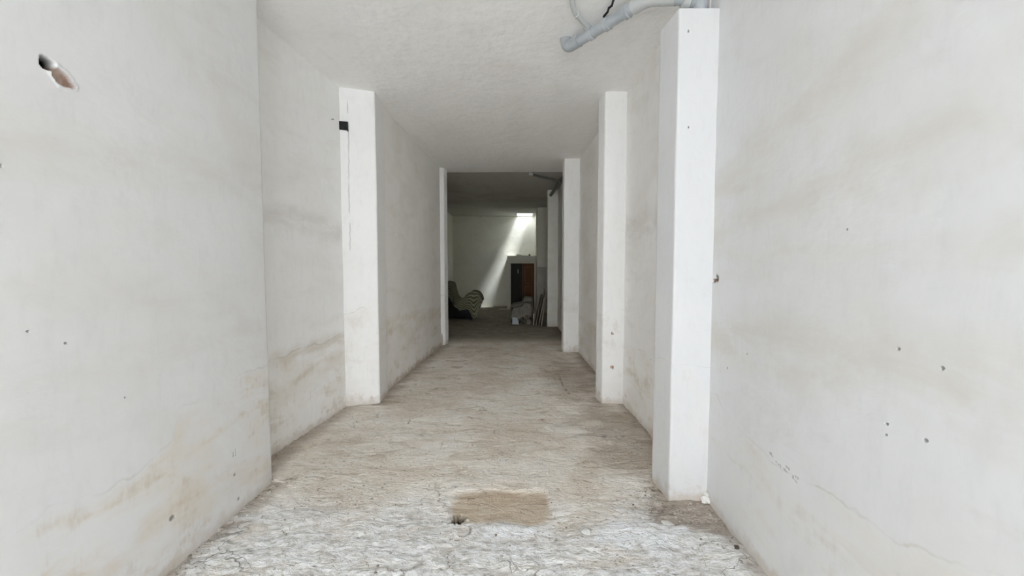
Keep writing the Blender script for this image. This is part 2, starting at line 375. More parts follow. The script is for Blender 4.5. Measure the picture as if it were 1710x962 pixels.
rustf.append(dict(e=3, s=.13, z=.50, rx=.012, rz=.03, depth=.012, rust=.8))
w = solid('pillar', [(1.0125, 4.888), (1.35, 4.892), (1.35, 5.12), (.976, 5.12)], ZB, ZT, m_pil, fine=[0, 3], wob=.004, bev=.012, seed=13.0, feats=rustf)
S(w, 'white plaster pillar with small rusty iron marks near its foot', 'pillar')
w = solid('pillar', [(.868, 7.85), (1.3, 7.85), (1.3, 8.06), (.855, 8.06)], ZB, ZT, m_pil, fine=[0, 3], wob=.004, seed=14.0)
S(w, 'white plaster pillar at the far end of the bright front room', 'pillar')
w = solid('pillar', [(.792, 11.18), (1.3, 11.18), (1.3, 11.45), (.785, 11.45)], ZB, ZT + .1, m_back, fine=[0, 3], wob=.004, seed=15.0)
S(w, 'slim dim grey pillar in the rear room beside the leaning boards', 'pillar')
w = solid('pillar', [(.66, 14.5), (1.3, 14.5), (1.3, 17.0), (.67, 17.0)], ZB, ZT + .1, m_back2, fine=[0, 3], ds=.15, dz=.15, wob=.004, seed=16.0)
S(w, 'dark grey wall pier next to the brown door and the skylit wall', 'pillar')

# back wall, cubicle with the door, ceilings
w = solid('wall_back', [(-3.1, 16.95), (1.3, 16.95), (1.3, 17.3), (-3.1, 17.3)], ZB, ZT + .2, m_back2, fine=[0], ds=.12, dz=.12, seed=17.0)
S(w, 'far end wall with a patch of skylight falling on it', 'wall')
xs = frange(-2.8, 2.0, .10)
w = slab('ceiling_front', xs, frange(OPEN_Y, 8.94, .10), CZ, .45, m_ceil, seed=1.0)
S(w, 'white plastered ceiling of the bright front room', 'ceiling')
SKX0, SKX1, SKY0, SKY1 = -.06, .56, 16.08, 16.92
xs2 = uniq(frange(-3.2, 2.0, .2) + [SKX0, SKX1], .01); ys2 = uniq(frange(8.94, 17.3, .2) + [SKY0, SKY1], .01)
xs2 = [v for v in xs2 if all(abs(v - q) > .03 or v == q for q in (SKX0, SKX1))]; ys2 = [v for v in ys2 if all(abs(v - q) > .03 or v == q for q in (SKY0, SKY1))]
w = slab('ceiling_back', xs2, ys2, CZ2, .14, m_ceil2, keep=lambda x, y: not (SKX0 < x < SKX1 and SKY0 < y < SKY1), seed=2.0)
S(w, 'grey ceiling of the dim rear room with a skylight opening', 'ceiling')
# unseen storeys and street side: facade for shade, entrance set back for the light
bm = bmesh.new(); add_box(bm, -3.2, 2.2, OPEN_Y - .3, OPEN_Y, 3.60, 9.5)
w = obj('wall_facade', bm, m_right1); S(w, 'street facade above the entrance opening', 'wall')
bm = bmesh.new(); add_box(bm, -9, -1.9, OPEN_Y - .3, OPEN_Y, -.06, 3.60); w = obj('wall_facade_side', bm, m_right1); S(w, 'street facade on one side of the entrance opening', 'wall')
bm = bmesh.new(); add_box(bm, 1.34, 8, OPEN_Y - .3, OPEN_Y, -.06, 3.60); w = obj('wall_facade_side', bm, m_right1); S(w, 'street facade on the other side of the entrance opening', 'wall')
bm = bmesh.new(); add_box(bm, -40, 40, -60, OPEN_Y - .02, -.5, -.02); w = obj('pavement', bm, m_pav); S(w, 'concrete pavement outside the entrance', 'pavement')

# ------------------------------------------------------------------ the floor
def poly_dist(x, y, pts):
    b = 9.0
    for (x0, y0), (x1, y1) in zip(pts, pts[1:]):
        dx, dy = x1 - x0, y1 - y0; t = max(0, min(1, ((x - x0) * dx + (y - y0) * dy) / (dx * dx + dy * dy)))
        b = min(b, math.hypot(x - x0 - dx * t, y - y0 - dy * t))
    return b
CRACKS = [[(-1.89, 3.02), (-1.75, 3.08), (-1.60, 3.115), (-1.54, 3.09), (-1.515, 3.03)], [(-1.80, 2.345), (-1.68, 2.335), (-1.57, 2.27), (-1.46, 2.225), (-1.43, 2.24)],
          [(.86, 2.86), (.95, 2.845), (1.03, 2.90)], [(.62, 5.6), (.66, 5.2), (.80, 5.05), (.93, 4.98)], [(.55, 6.6), (.63, 6.1), (.62, 5.6)], [(-.30, 2.50), (-.30, 2.44), (-.325, 2.40)]]
def left_x(y): return -1.9 if y < 3.03 else (-2.2 + (y - 3) * .09 if y < 4.75 else (-1.72 if y < 5.2 else (-1.74 + (y - 5.2) * .034 if y < 8.6 else -2.73)))
def right_x(y):
    if 2.82 < y < 3.1: return 1.05
    if 4.89 < y < 5.12: return 1.0
    if 7.85 < y < 8.06: return .86
    return 1.335 if y < 3 else 1.335 - (y - 3) * .034
def floor_fn(x, y):
    wx, wy = .05 * nz(x * 6, y * 6, 3), .05 * nz(x * 6, y * 6, 8)
    base = .006 * fbm(x * .9, y * .9, 0, 3)
    streak = .0085 * fbm(x * 2.2 + wx * 4, y * 4.5 + wy * 8, 1, 4)
    crust = sstep(3.0, 2.3, y + .35 * nz(x * 1.7, y * 1.7, 5))
    lump = noise.turbulence(Vector((x * 11, y * 13, 2)), 4, False) * .008
    z = base + streak + lump * (.45 + .75 * crust)
    # rectangular repair, sunk a little with a broken rim
    ex, ey = x + wx * .9 + .016 * nz(x * 24, y * 24), y + wy * .9 + .016 * nz(x * 24, y * 24, 4)
    qx, qy = abs(ex + .115) - .24, abs(ey - 2.75) - .095; d = math.hypot(max(qx, 0), max(qy, 0)) - .10          # < 0 inside, rounded corners
    patch = sstep(.025, -.045, d)
    z = z * (1 - .75 * patch) - .013 * patch - .004 * sstep(.03, .0, abs(d + .005))
    # hole at its corner
    q1 = math.hypot((x + .392) / .042, (y - 2.605) / .062) + .5 * nz(x * 45, y * 45, 1); q2 = math.hypot((x + .432) / .035, (y - 2.553) / .016) + .5 * nz(x * 60, y * 60, 2)
    hole = max(1 - sstep(.88, 1.02, q1), 1 - sstep(.8, 1.02, q2))
    z -= .08 * hole
    cr = 0.0
    for c in CRACKS:
        dd = poly_dist(x + .02 * nz(x * 14, y * 14, 7), y + .02 * nz(x * 14, y * 14, 9), c); cr = max(cr, sstep(.010, .002, dd) * sstep(-.35, .2, nz(x * 9, y * 9, 31)))
    z -= .009 * cr
    # dirt: at the duct foot, along walls, stained zone on the right
    n1 = fbm(x * 3, y * 4.5, 12, 4)
    dirt = sstep(1.1, .6, math.hypot((x - 1.18) / .42, (y - 2.66) / .26) + .45 * n1) * .95
    dirt = max(dirt, .72 * sstep(1.1, .35, math.hypot((x - 1.06) / .6, (y - 4.25) / .8) + .5 * n1))
    dirt = max(dirt, .62 * sstep(1.1, .3, math.hypot((x - .98) / .42, (y - 3.5) / .5) + .5 * n1), .6 * sstep(1.1, .4, math.hypot((x - .78) / .5, (y - 6.0) / 1.3) + .5 * n1))
    edge = min(x - left_x(y), right_x(y) - x)
    dirt = max(dirt, .8 * sstep(.17 + .10 * sstep(3.0, 3.3, y), .0, edge + .10 * n1))
    z += .014 * dirt * noise.turbulence(Vector((x * 8, y * 18, 6)), 3, False) - .008 * dirt
    wh = max(sstep(1.1, .5, math.hypot((x - .72) / .32, (y - 2.45) / .13) + .5 * fbm(x * 7, y * 7, 22, 3)), .9 * sstep(1.1, .6, math.hypot((x + .06) / .26, (y - 2.46) / .08) + .3 * fbm(x * 8, y * 8, 32, 3)))
    white = max(wh * (1 - hole), .0)
    z += .004 * white
    rust = sstep(1.0, .3, math.hypot((x - .26) / .06, (y - 4.33) / .05) + .4 * n1) + .4 * sstep(1, .2, math.hypot((x - .12) / .2, (y - 4.32) / .03) + .5 * n1)
    return z, patch, min(1, dirt), white, max(cr * .55, hole), crust, min(1, rust)
fx = uniq(frange(-3.0, 1.7, .02) + frange(-.56, .32, .0085) + frange(-.47, -.34, .005), .0035)
fy = uniq(frange(OPEN_Y, 1.7, .06) + frange(1.7, 3.3, .0135) + frange(2.5, 2.68, .006) + frange(3.3, 5.6, .024) + frange(5.6, 9.0, .045) + frange(9.0, 17.2, .10), .004)
FV = []; A = {k: [] for k in ('patch', 'dirt', 'white', 'crack', 'crust', 'rust')}
for y in fy:
    for x in fx:
        r = floor_fn(x, y); FV.append((x, y, r[0] - .006))
        for k, v in zip(('patch', 'dirt', 'white', 'crack', 'crust', 'rust'), r[1:]): A[k].append(v)
nx = len(fx)
FF = [(j * nx + i, j * nx + i + 1, (j + 1) * nx + i + 1, (j + 1) * nx + i) for j in range(len(fy) - 1) for i in range(nx - 1)]
me = bpy.data.meshes.new('floor'); me.from_pydata(FV, [], FF); me.polygons.foreach_set('use_smooth', [True] * len(FF))
for k, v in A.items(): me.attributes.new(k, 'FLOAT', 'POINT').data.foreach_set('value', v)

n = NT('rough_screed'); P = n.coord()
f1 = n.noise(n.scale(P, (.8, 1.1, 1)), 1.3, 4, .62, .5); f2 = n.noise(n.scale(P, (1.2, 2.6, 1)), 2.6, 5, .66, 1.0); f3 = n.noise(n.scale(P, (1, 1.8, 1)), 15, 4, .7); f4 = n.noise(P, 80, 2, .7)
c = n.mix(n.step(f1, .34, .68), (.73, .65, .56), (.91, .87, .81))
c = n.mix(n.mul(n.step(f2, .50, .74), .75), c, (.86, .85, .82))
c = n.mix(n.mul(n.step(f2, .48, .30), .8), c, (.53, .455, .365))
c = n.mix(n.mul(n.step(f3, .52, .74), .5), c, (.50, .46, .40))
c = n.mix(n.mul(n.step(f3, .46, .28), .35), c, (.87, .86, .835))
c = n.mix(n.mul(n.attr('crust'), n.step(f2, .25, .6, .35, .95)), c, n.mix(n.step(f3, .42, .62), (.86, .87, .885), (.60, .59, .575)))
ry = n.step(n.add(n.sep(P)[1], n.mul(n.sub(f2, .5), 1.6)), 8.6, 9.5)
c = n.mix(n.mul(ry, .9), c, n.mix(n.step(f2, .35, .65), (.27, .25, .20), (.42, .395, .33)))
c = n.mix(n.mul(n.attr('dirt'), n.step(f3, .2, .7, 1, .55)), c, n.mix(f2, (.13, .09, .06), (.44, .355, .265)))
c = n.mix(n.mul(n.attr('patch'), .92), c, n.mix(n.step(n.add(n.mul(f3, .6), n.mul(f2, .4)), .35, .65), (.50, .395, .285), (.62, .535, .425)))
c = n.mix(n.mul(n.attr('white'), n.step(f3, .68, .45, .45, 1)), c, (.86, .87, .89))
pit = n.mul(n.step(n.noise(n.scale(P, (1, 1.7, 1)), 34, 2, .6), .60, .70), n.step(f1, .62, .40, .25, 1.0)); pit = n.mul(pit, n.sub(1.0, n.mul(n.attr('patch'), .8)))
c = n.mix(n.mul(pit, .62), c, (.26, .225, .18))
c = n.mix(n.attr('rust'), c, (.36, .19, .08))
c = n.mix(n.attr('crack'), c, (.045, .04, .032))
crk = n.step(n.voro(n.vadd(n.scale(P, (1, 1.7, 1)), n.scale(n.noise(P, 9, 2, .6, 0, True), (.25, .25, 0))), 3.2, 'DISTANCE_TO_EDGE'), .0, .012, 1, 0)
crk = n.mul(crk, n.step(f1, .50, .60))
c = n.mix(n.mul(crk, .55), c, (.17, .14, .11))
hh = n.add(n.add(n.mul(f3, .55), n.mul(f4, .22)), n.sub(n.sub(n.mul(f2, 1.5), n.mul(crk, .5)), n.mul(pit, .35)))
m_floor = n.matte(c, n.bump(hh, .8, .035))
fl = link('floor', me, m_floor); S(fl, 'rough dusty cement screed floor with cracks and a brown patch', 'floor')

# ------------------------------------------------------------------ cubicle with the brown door at the far end
bm = bmesh.new()
add_box(bm, -.44, -.37, 15.70, 15.82, ZB, 2.06); add_box(bm, .62, .68, 15.70, 15.82, ZB, 2.06); add_box(bm, -.37, .62, 15.70, 15.82, 1.77, 2.06)
add_box(bm, -.44, -.34, 15.82, 16.97, ZB, 2.06); add_box(bm, -.34, .68, 15.82, 16.97, 1.96, 2.06)
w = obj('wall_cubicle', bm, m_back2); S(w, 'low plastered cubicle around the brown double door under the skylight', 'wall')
m_wood = NT('dark_red_brown_door'); n = m_wood; P = n.scale(n.coord(), (14, 14, .9)); g = n.noise(P, 3, 5, .6, .4)
m_wood = n.done(n.mix(g, (.09, .036, .013), (.20, .092, .038)), .6, n.bump(g, .15, .004), .15)
m_dark = simple('near_black_wood', (.022, .019, .016), .6, .2, 6, .1)  # near-black all over; left door leaf, jar and chair feet
m_white = simple('old_white_paint', (.72, .71, .67), .6, .08, 5, .1)
m_steel = simple('dull_steel', (.35, .35, .34), .45, .1, 12, .05, .7)
d = empty('door_1', (.125, 15.74, 0)); S(d, 'dark brown double door with one near-black leaf below the cubicle lintel', 'door')
def part(name, mat, par, boxes, bev=.0, off=(0, 0, 0)):
    bm = bmesh.new()
    for b in boxes: add_box(bm, *b, bev=bev)
    for v in bm.verts: v.co -= Vector(off)
    return obj(name, bm, mat, par)
O = (.125, 15.74, 0)
part('door_frame', m_white, d, [(-.37, -.30, 15.66, 15.80, 0, 1.77), (.60, .62, 15.68, 15.80, 0, 1.77)], .004, O)
l1 = part('door_leaf', m_dark, d, [(-.30, .145, 15.735, 15.775, .01, 1.765)], .003, O); tag(l1, 'near-black door leaf with a small grey plate')
part('handle_plate', m_steel, l1, [(-.035, .0, 15.722, 15.736, 1.38, 1.53)], .003, O)
l2 = part('door_leaf', m_wood, d, [(.15, .24, 15.725, 15.765, .01, 1.765), (.51, .60, 15.725, 15.765, .01, 1.765), (.24, .51, 15.725, 15.765, 1.63, 1.765), (.24, .51, 15.725, 15.765, .01, .22), (.24, .51, 15.725, 15.765, .88, 1.0)], .004, O)
tag(l2, 'red-brown panelled door leaf')
for z0, z1 in ((.22, .88), (1.0, 1.63)): part('panel', m_wood, l2, [(.245, .505, 15.742, 15.758, z0 + .005, z1 - .005), (.285, .465, 15.732, 15.745, z0 + .05, z1 - .05)], .004, O)
t = part('foam_block', m_white, None, [(-.09, .12, 15.72, 15.86, 2.06, 2.115)], .006); tag(t, 'small white block lying on top of the cubicle above the door', 'block')
bm = bmesh.new(); tube(bm, [(.42, 15.78, 2.06), (.42, 15.78, 2.105), (.42, 15.78, 2.115), (.42, 15.78, 2.13)], .03, 14, True, [.034, .034, .022, .022])
t = obj('small_jar', bm, m_dark); tag(t, 'small dark jar standing on the cubicle edge near the grey pier', 'jar')
t = part('light_strip', m_white, None, [(-.76, -.32, 15.52, 15.58, -.004, .03)], .004); tag(t, 'pale strip standing in for skylight on the floor before the cubicle door jamb', 'light_strip')  # pale strip added where skylight draws a bright line on the floor
t = part('pale_board', simple('pale_board', (.50, .49, .45), .7, .08, 3, .1), None, [(.67, .975, 14.40, 14.425, 0, 1.60), (.665, .98, 14.385, 14.44, 1.60, 1.63)], .003)
tag(t, 'pale grey panel with dark top rail standing against the wall pier', 'panel')
# skylight frame
m_frame = simple('skylight_metal', (.25, .25, .24), .5, .1, 9, .05, .3)
bm = bmesh.new()
for b in ((SKX0 - .03, SKX1 + .03, SKY0 - .05, SKY0, 3.866, 3.91), (SKX0 - .03, SKX1 + .03, SKY1, SKY1 + .05, 3.866, 3.91), (SKX0 - .05, SKX0, SKY0, SKY1, 3.866, 3.91), (SKX1, SKX1 + .05, SKY0, SKY1, 3.866, 3.91)): add_box(bm, *b)
w = obj('window_1', bm, m_frame); S(w, 'bright skylight opening in the rear ceiling', 'window')

# ------------------------------------------------------------------ grey drain pipe under the front ceiling
n = NT('grey_pvc'); P = n.coord(); g = n.noise(P, 5, 5, .6); g2 = n.noise(P, 30, 4, .6)
c = n.mix(n.step(g, .35, .7), (.36, .39, .415), (.45, .475, .50)); c = n.mix(n.mul(n.step(g2, .6, .8), .35), c, (.40, .36, .30))
m_pvc = n.done(c, .42, n.bump(g2, .05, .004), .4)
m_pvc2 = simple('pale_pvc_fitting', (.56, .58, .58), .42, .05, 9, .03, spec=.4)
m_black = simple('black_rubber', (.015, .015, .015), .5, .1, 20, .05)
dp = empty('drain_pipe', (.44, 3.62, 3.53)); tag(dp, 'grey plastic drain pipe hanging under the front ceiling, running to the boxed duct', 'pipe')
def tpart(name, mat, par, pts, r, off, seg=24, caps=True, radii=None):
    bm = bmesh.new(); tube(bm, pts, r, seg, caps, radii)
    for v in bm.verts: v.co -= Vector(off)
    bmesh.ops.recalc_face_normals(bm, faces=bm.faces[:]); bm.normal_update()
    for e in bm.edges:
        if e.calc_face_angle(0) > .45: e.smooth = False
    return obj(name, bm, mat, par)
O = (.44, 3.62, 3.53); A0 = Vector((.45, 3.745, 3.605)); A1 = Vector((.895, 3.12, 3.585)); dv = (A1 - A0).normalized(); PR = .044
tpart('elbow', m_pvc, dp, bend([A0 + Vector((-.035, .03, .13)), A0 + Vector((-.02, .02, .0)), A0 + dv * .13], .06, 10), PR + .005, O)
tpart('pipe_run', m_pvc, dp, [A0 + dv * .10, A1], PR, O)
for k, (dd, ww) in enumerate(((.245, .045), (.42, .05), (.62, .045))):
    c0 = A0 + dv * dd
    tpart('coupling', m_pvc, dp, [c0, c0 + dv * .006, c0 + dv * .012, c0 + dv * (ww - .012), c0 + dv * (ww - .006), c0 + dv * ww], 0, O, 24, True, [PR, PR + .009, PR + .006, PR + .006, PR + .009, PR])
tpart('elbow', m_pvc2, dp, bend([A1 - dv * .06, A1 + dv * .07, Vector((1.10, 2.958, 3.52))], .07, 8), PR + .006, O)
tpart('pipe_run', m_pvc, dp, [(1.08, 2.96, 3.522), (1.235, 2.955, 3.50)], PR, O)
tpart('coupling', m_pvc2, dp, [(1.135, 2.955, 3.498), (1.14, 2.955, 3.498), (1.185, 2.955, 3.497), (1.19, 2.955, 3.497)], 0, O, 24, True, [PR, PR + .008, PR + .008, PR])
tpart('elbow', m_pvc, dp, bend([(1.19, 2.955, 3.497), (1.262, 2.955, 3.495), (1.262, 2.955, 3.30)], .065, 8), PR + .006, O)
B0 = A0 + dv * .262 + Vector((0, 0, .025)); b1 = Vector((.43, 3.285, 3.63)); b2 = Vector((.395, 3.16, 3.64)); b3 = Vector((.385, 3.10, 3.74))
tpart('branch_pipe', m_pvc2, dp, bend([B0, b1, b2, b3], .05, 8), .020, O, 16)
tpart('branch_socket', m_pvc, dp, [B0 - (b1 - B0).normalized() * .03, B0 + (b1 - B0).normalized() * .075], .027, O, 16)
tpart('branch_socket', m_pvc2, dp, [b1 + (B0 - b1).normalized() * .065, b1 + (B0 - b1).normalized() * .035], .025, O, 16)
c0 = A0 + dv * .44; up = Vector((0, 0, 1)); sd = dv.cross(up).normalized()
tpart('strap', m_black, dp, [(.668, 3.33, 3.615), (.69, 3.285, 3.625), (.694, 3.262, 3.64), (.714, 3.245, 3.648), (.718, 3.225, 3.668), (.73, 3.19, 3.70)], .009, O, 8)
tpart('cable', m_black, dp, bend([A1 + Vector((.0, -.05, .05)), A1 + Vector((.08, -.10, -.01)), A1 + Vector((.17, -.13, -.055)), A1 + Vector((.27, -.15, -.02))], .05, 5), .006, O, 8)
# ------------------------------------------------------------------ pipes under the rear ceiling
m_old = simple('dirty_grey_pipe', (.17, .165, .15), .6, .15, 10, .1)
rp = empty('rear_pipe', (.93, 9.4, 3.6)); tag(rp, 'dirty grey pipe with side arm under the rear ceiling near the white pillar', 'pipe'); O = (.93, 9.4, 3.6)
tpart('side_arm', m_old, rp, [(.27, 9.02, 3.665), (.93, 9.40, 3.585)], .028, O, 14)
tpart('end_cap', m_pvc2, rp, [(.245, 9.005, 3.668), (.30, 9.037, 3.661)], .034, O, 14)
tpart('pipe_run', m_old, rp, [(.97, 9.15, 3.60), (.87, 11.2, 3.585)], .042, O, 16)
tpart('joint', m_old, rp, [(.957, 9.33, 3.598), (.948, 9.50, 3.596)], .054, O, 16)

# ------------------------------------------------------------------ electrical box on the broad pillar
th = math.atan2(.120, .378); O = Vector((-2.06, 4.722, 3.262)) + Vector((math.cos(th), math.sin(th), 0)) * .052
jb = empty('junction_box', O); jb.rotation_euler = (0, 0, th); tag(jb, 'black square electrical box with a wire stub high on the cracked pillar', 'electrical box')
bm = bmesh.new(); a = .047
for b in ((-a, a, -.016, .03, a - .008, a), (-a, a, -.016, .03, -a, -a + .008), (-a, -a + .008, -.016, .03, -a + .008, a - .008), (a - .008, a, -.016, .03, -a + .008, a - .008), (-a, a, -.007, .03, -a, a)): add_box(bm, *b)
obj('box_shell', bm, m_black, jb)
bm = bmesh.new(); tube(bm, [(.01, .0, .0), (.02, -.016, -.01), (.036, -.02, -.035), (.045, -.016, -.062)], .006, 8); obj('wire', bm, m_black, jb)
# pipe stub left of it stays out; nail in the recessed wall
bm = bmesh.new(); tube(bm, [(-2.075, 4.55, 3.27), (-2.045, 4.553, 3.272), (-2.042, 4.553, 3.272)], .006, 8, True, [.005, .005, .009])
t = obj('nail', bm, m_steel); tag(t, 'small nail in the recessed wall just beside the black electrical box', 'nail')

# ------------------------------------------------------------------ armchair with striped blanket
def catmull(pts, n):
    out = []; P = [pts[0]] + list(pts) + [pts[-1]]
    for i in range(1, len(P) - 2):
        for k in range(n):
            t = k / n; a, b, c, d_ = P[i - 1], P[i], P[i + 1], P[i + 2]
            out.append(tuple(.5 * (2 * b[j] + (c[j] - a[j]) * t + (2 * a[j] - 5 * b[j] + 4 * c[j] - d_[j]) * t * t + (3 * b[j] - a[j] - 3 * c[j] + d_[j]) * t ** 3) for j in range(len(b))))
    out.append(tuple(pts[-1])); return out
m_leather = simple('black_upholstery', (.014, .013, .012), .55, .15, 10, .15)
O = (-1.85, 12.8, 0); ch = empty('armchair', O); tag(ch, 'black upholstered armchair under the green striped blanket in the rear room', 'armchair')
def prism(name, mat, par, prof, y0, y1, off, bev=.03):
    bm = bmesh.new(); a = [bm.verts.new((x, y0, z)) for x, z in prof]; b = [bm.verts.new((x, y1, z)) for x, z in prof]; N = len(prof)
    for i in range(N): bm.faces.new((a[i], a[(i + 1) % N], b[(i + 1) % N], b[i]))
    bm.faces.new(a); bm.faces.new(list(reversed(b))); bmesh.ops.recalc_face_normals(bm, faces=bm.faces[:])
    if bev: bmesh.ops.bevel(bm, geom=bm.edges[:], offset=bev, segments=3, profile=.5, affect='EDGES')
    for v in bm.verts: v.co -= Vector(off)
    return obj(name, bm, mat, par, True)
prism('seat_base', m_leather, ch, [(-2.34, .05), (-1.42, .05), (-1.36, .34), (-1.40, .50), (-2.34, .44)], 12.50, 13.20, O, .035)
prism('backrest', m_leather, ch, [(-2.40, .30), (-2.10, .36), (-2.08, .60), (-2.12, 1.08), (-2.24, 1.13), (-2.36, 1.08)], 12.48, 13.22, O, .035)
prism('seat_cushion', m_leather, ch, [(-2.12, .42), (-1.45, .46), (-1.42, .56), (-2.10, .55)], 12.52, 13.18, O, .03)
prism('front_roll', m_leather, ch, [(-1.56, .40), (-1.24, .30), (-1.17, .55), (-1.30, .78), (-1.48, .78), (-1.58, .66)], 12.49, 13.21, O, .05)
for x in (-2.25, -1.46):
    for y in (12.56, 13.12):
        bm = bmesh.new(); tube(bm, [(x - O[0], y - O[1], -.004), (x - O[0], y - O[1], .07)], .022, 10, True, [.018, .026]); obj('foot', bm, m_leather, ch)
n = NT('green_striped_wool'); v = n.attr('across'); P = n.coord()
wv = n.add(n.mul(v, 34.0), n.mul(n.noise(P, 4, 3), 1.2)); st = n.step(n.math('SINE', n.mul(wv, 2.2)), -.25, .35)
c = n.mix(st, (.13, .132, .082), (.34, .335, .25)); c = n.mix(n.mul(n.step(n.noise(P, 22, 4), .5, .8), .5), c, (.11, .115, .07))
m_blank = n.done(c, .95, n.bump(n.noise(P, 60, 4), .3, .01), .05)
m_hem = simple('pale_blanket_hem', (.42, .41, .34), .95, .1, 30, .2)
prof = catmull([(-2.44, .72, .70), (-2.42, 1.02, .74), (-2.33, 1.155, .72), (-2.15, 1.165, .70), (-2.05, 1.10, .60), (-1.99, .86, .50), (-1.92, .68, .38), (-1.82, .62, .315), (-1.70, .67, .31), (-1.58, .80, .34), (-1.47, .865, .26), (-1.37, .875, .06), (-1.26, .84, .30), (-1.16, .72, .46), (-1.12, .58, .53)], 7)
NV = 44; BV = []; AC = []; fold = lambda u, v: .016 * math.sin(u * .45 + v * 6) * v + .012 * nz(u * .25, v * 5, 4)
for i, (x, zt, zb) in enumerate(prof):
    for j in range(NV + 1):
        v = j / NV
        if v < .5:   yy = 13.22 - (v / .5) * .78; zz = zt - .025 * math.sin(math.pi * v * 2) + fold(i, v); xx = x
        else:
            h = (v - .5) / .5; yy = 12.44 - .035 * sstep(0, .2, h) - .02 * math.sin(i * .5 + 1) * h; zz = zt + (zb - zt) * h; xx = x + .02 * math.sin(i * .33) * h
            yy += fold(i, h) * 1.4
        BV.append((xx, yy, zz + .012)); AC.append(v)
BF = [(i * (NV + 1) + j, (i + 1) * (NV + 1) + j, (i + 1) * (NV + 1) + j + 1, i * (NV + 1) + j + 1) for i in range(len(prof) - 1) for j in range(NV)]
me = bpy.data.meshes.new('blanket'); me.from_pydata(BV, [], BF); me.polygons.foreach_set('use_smooth', [True] * len(BF))
me.attributes.new('across', 'FLOAT', 'POINT').data.foreach_set('value', AC)
bl = link('blanket', me, m_blank); sm = bl.modifiers.new('thickness', 'SOLIDIFY'); sm.thickness = .012; sm.offset = 1
tag(bl, 'olive green striped blanket with pale hem draped over the black armchair', 'blanket')
bm = bmesh.new(); tube(bm, [BV[i * (NV + 1) + NV] for i in range(len(prof))], .010, 8); obj('hem', bm, m_hem, bl)

# ------------------------------------------------------------------ sheeted furniture, box, bag, stick and boards
m_sheet = simple('grey_brown_dust_sheet', (.30, .285, .24), .95, .14, 7, .25)
m_under = simple('dark_seat_fabric', (.07, .065, .06), .9, .15, 9, .2)
O = (.1, 12.1, 0); hp = empty('sheeted_armchair', O); tag(hp, 'low armchair covered with a grey-brown dust sheet before the brown door', 'armchair')
sec = catmull([(-.27, .10), (-.275, .26), (-.245, .42), (-.18, .535), (-.05, .56), (.07, .575), (.13, .63), (.17, .71), (.24, .745), (.36, .735), (.42, .70), (.43, .40), (.42, .10)], 5)
ysec = frange(11.78, 12.62, .035); SV = []; R_ = len(sec)
for k, y in enumerate(ysec):
    e = min(y - ysec[0], ysec[-1] - y); rd = 1 - .16 * (1 - sstep(0, .14, e)) ** 2
    for i, (x, z) in enumerate(sec):
        o = .018 * nz(x * 7, y * 7, z * 7) + .03 * nz(x * 2.5, y * 2.5, z * 2.5)
        SV.append((.08 + (x - .08) * (rd + o), y + .02 * nz(x * 9, z * 9, k * .1), z * (rd + o)))
SF = [(k * R_ + i, k * R_ + i + 1, (k + 1) * R_ + i + 1, (k + 1) * R_ + i) for k in range(len(ysec) - 1) for i in range(R_ - 1)]
for end, base_y in ((0, -1), (len(ysec) - 1, 1)):                 # sheet hanging over the two ends
    prev = [end * R_ + i for i in range(R_)]
    for q in range(1, 9):
        t = q / 8; cur = []
        for i in range(R_):
            x, y, z = SV[end * R_ + i]; SV.append((x * (1 - .05 * t) + .004, y + base_y * (.03 * math.sin(t * 2.2) + .012 * math.sin(x * 34) * t), z * (1 - t) + .12 * t * (1 + .4 * nz(x * 8, 3)) if z > .12 else z)); cur.append(len(SV) - 1)
        for i in range(R_ - 1): SF.append((prev[i], prev[i + 1], cur[i + 1], cur[i]))
        prev = cur
SV = [(x - O[0], y - O[1], z - O[2]) for x, y, z in SV]
me = bpy.data.meshes.new('dust_sheet'); me.from_pydata(SV, [], SF); me.polygons.foreach_set('use_smooth', [True] * len(SF)); link('dust_sheet', me, m_sheet, hp)
prism('seat_block', m_under, hp, [(-.23, .02), (.38, .02), (.38, .48), (-.20, .46)], 11.80, 12.58, O, .03)
prism('back_block', m_under, hp, [(.18, .40), (.38, .40), (.37, .66), (.22, .66)], 11.84, 12.54, O, .03)
for x in (-.2, .33): part('foot', m_dark, hp, [(x, x + .05, 11.83, 11.88, -.004, .04)], .004, O)
t = empty('carton', (-.09, 11.62, 0)); tag(t, 'small white carton on the floor before the sheeted armchair', 'carton')
m_cart = simple('white_carton', (.60, .64, .68), .6, .05, 4, .05)
prism('carton_body', m_cart, t, [(-.09, 0), (.10, 0), (.085, .10), (.05, .19), (-.085, .20)], -.07, .07, (0, 0, 0), .006)
prism('carton_flap', m_cart, t, [(-.09, .195), (.04, .188), (.045, .200), (-.09, .207)], -.075, .04, (0, 0, 0), .002)
bm = bmesh.new(); bmesh.ops.create_icosphere(bm, subdivisions=4, radius=1.0)
for v in bm.verts:
    p = v.co.copy(); q = 1 + .22 * nz(p.x * 2.2, p.y * 2.2, p.z * 2.2) + .10 * noise.turbulence(p * 5, 3, False)
    v.co = Vector((p.x * .17 * q, p.y * .10 * q, max(p.z * .13 * q + .115, .0)))
n = NT('crumpled_patterned_bag'); P = n.coord(); g = n.noise(P, 9, 3, .6)
c = n.mix(n.step(g, .42, .48), (.05, .05, .055), (.22, .19, .14)); c = n.mix(n.step(g, .57, .62), c, (.42, .42, .40))
m_bag = n.done(c, .6, n.bump(n.noise(P, 30, 4), .4, .01), .3)
t = obj('crumpled_bag', bm, m_bag, None, True); t.location = (.235, 11.60, -.003); tag(t, 'crumpled dark patterned bag of odds and ends beside the white carton', 'bag')
bm = bmesh.new(); tube(bm, [(.425, 11.47, -.003), (.43, 11.50, .31)], .012, 10); t = obj('stick', bm, m_white); tag(t, 'thin white stick standing upright between the bag and the leaning boards', 'stick')
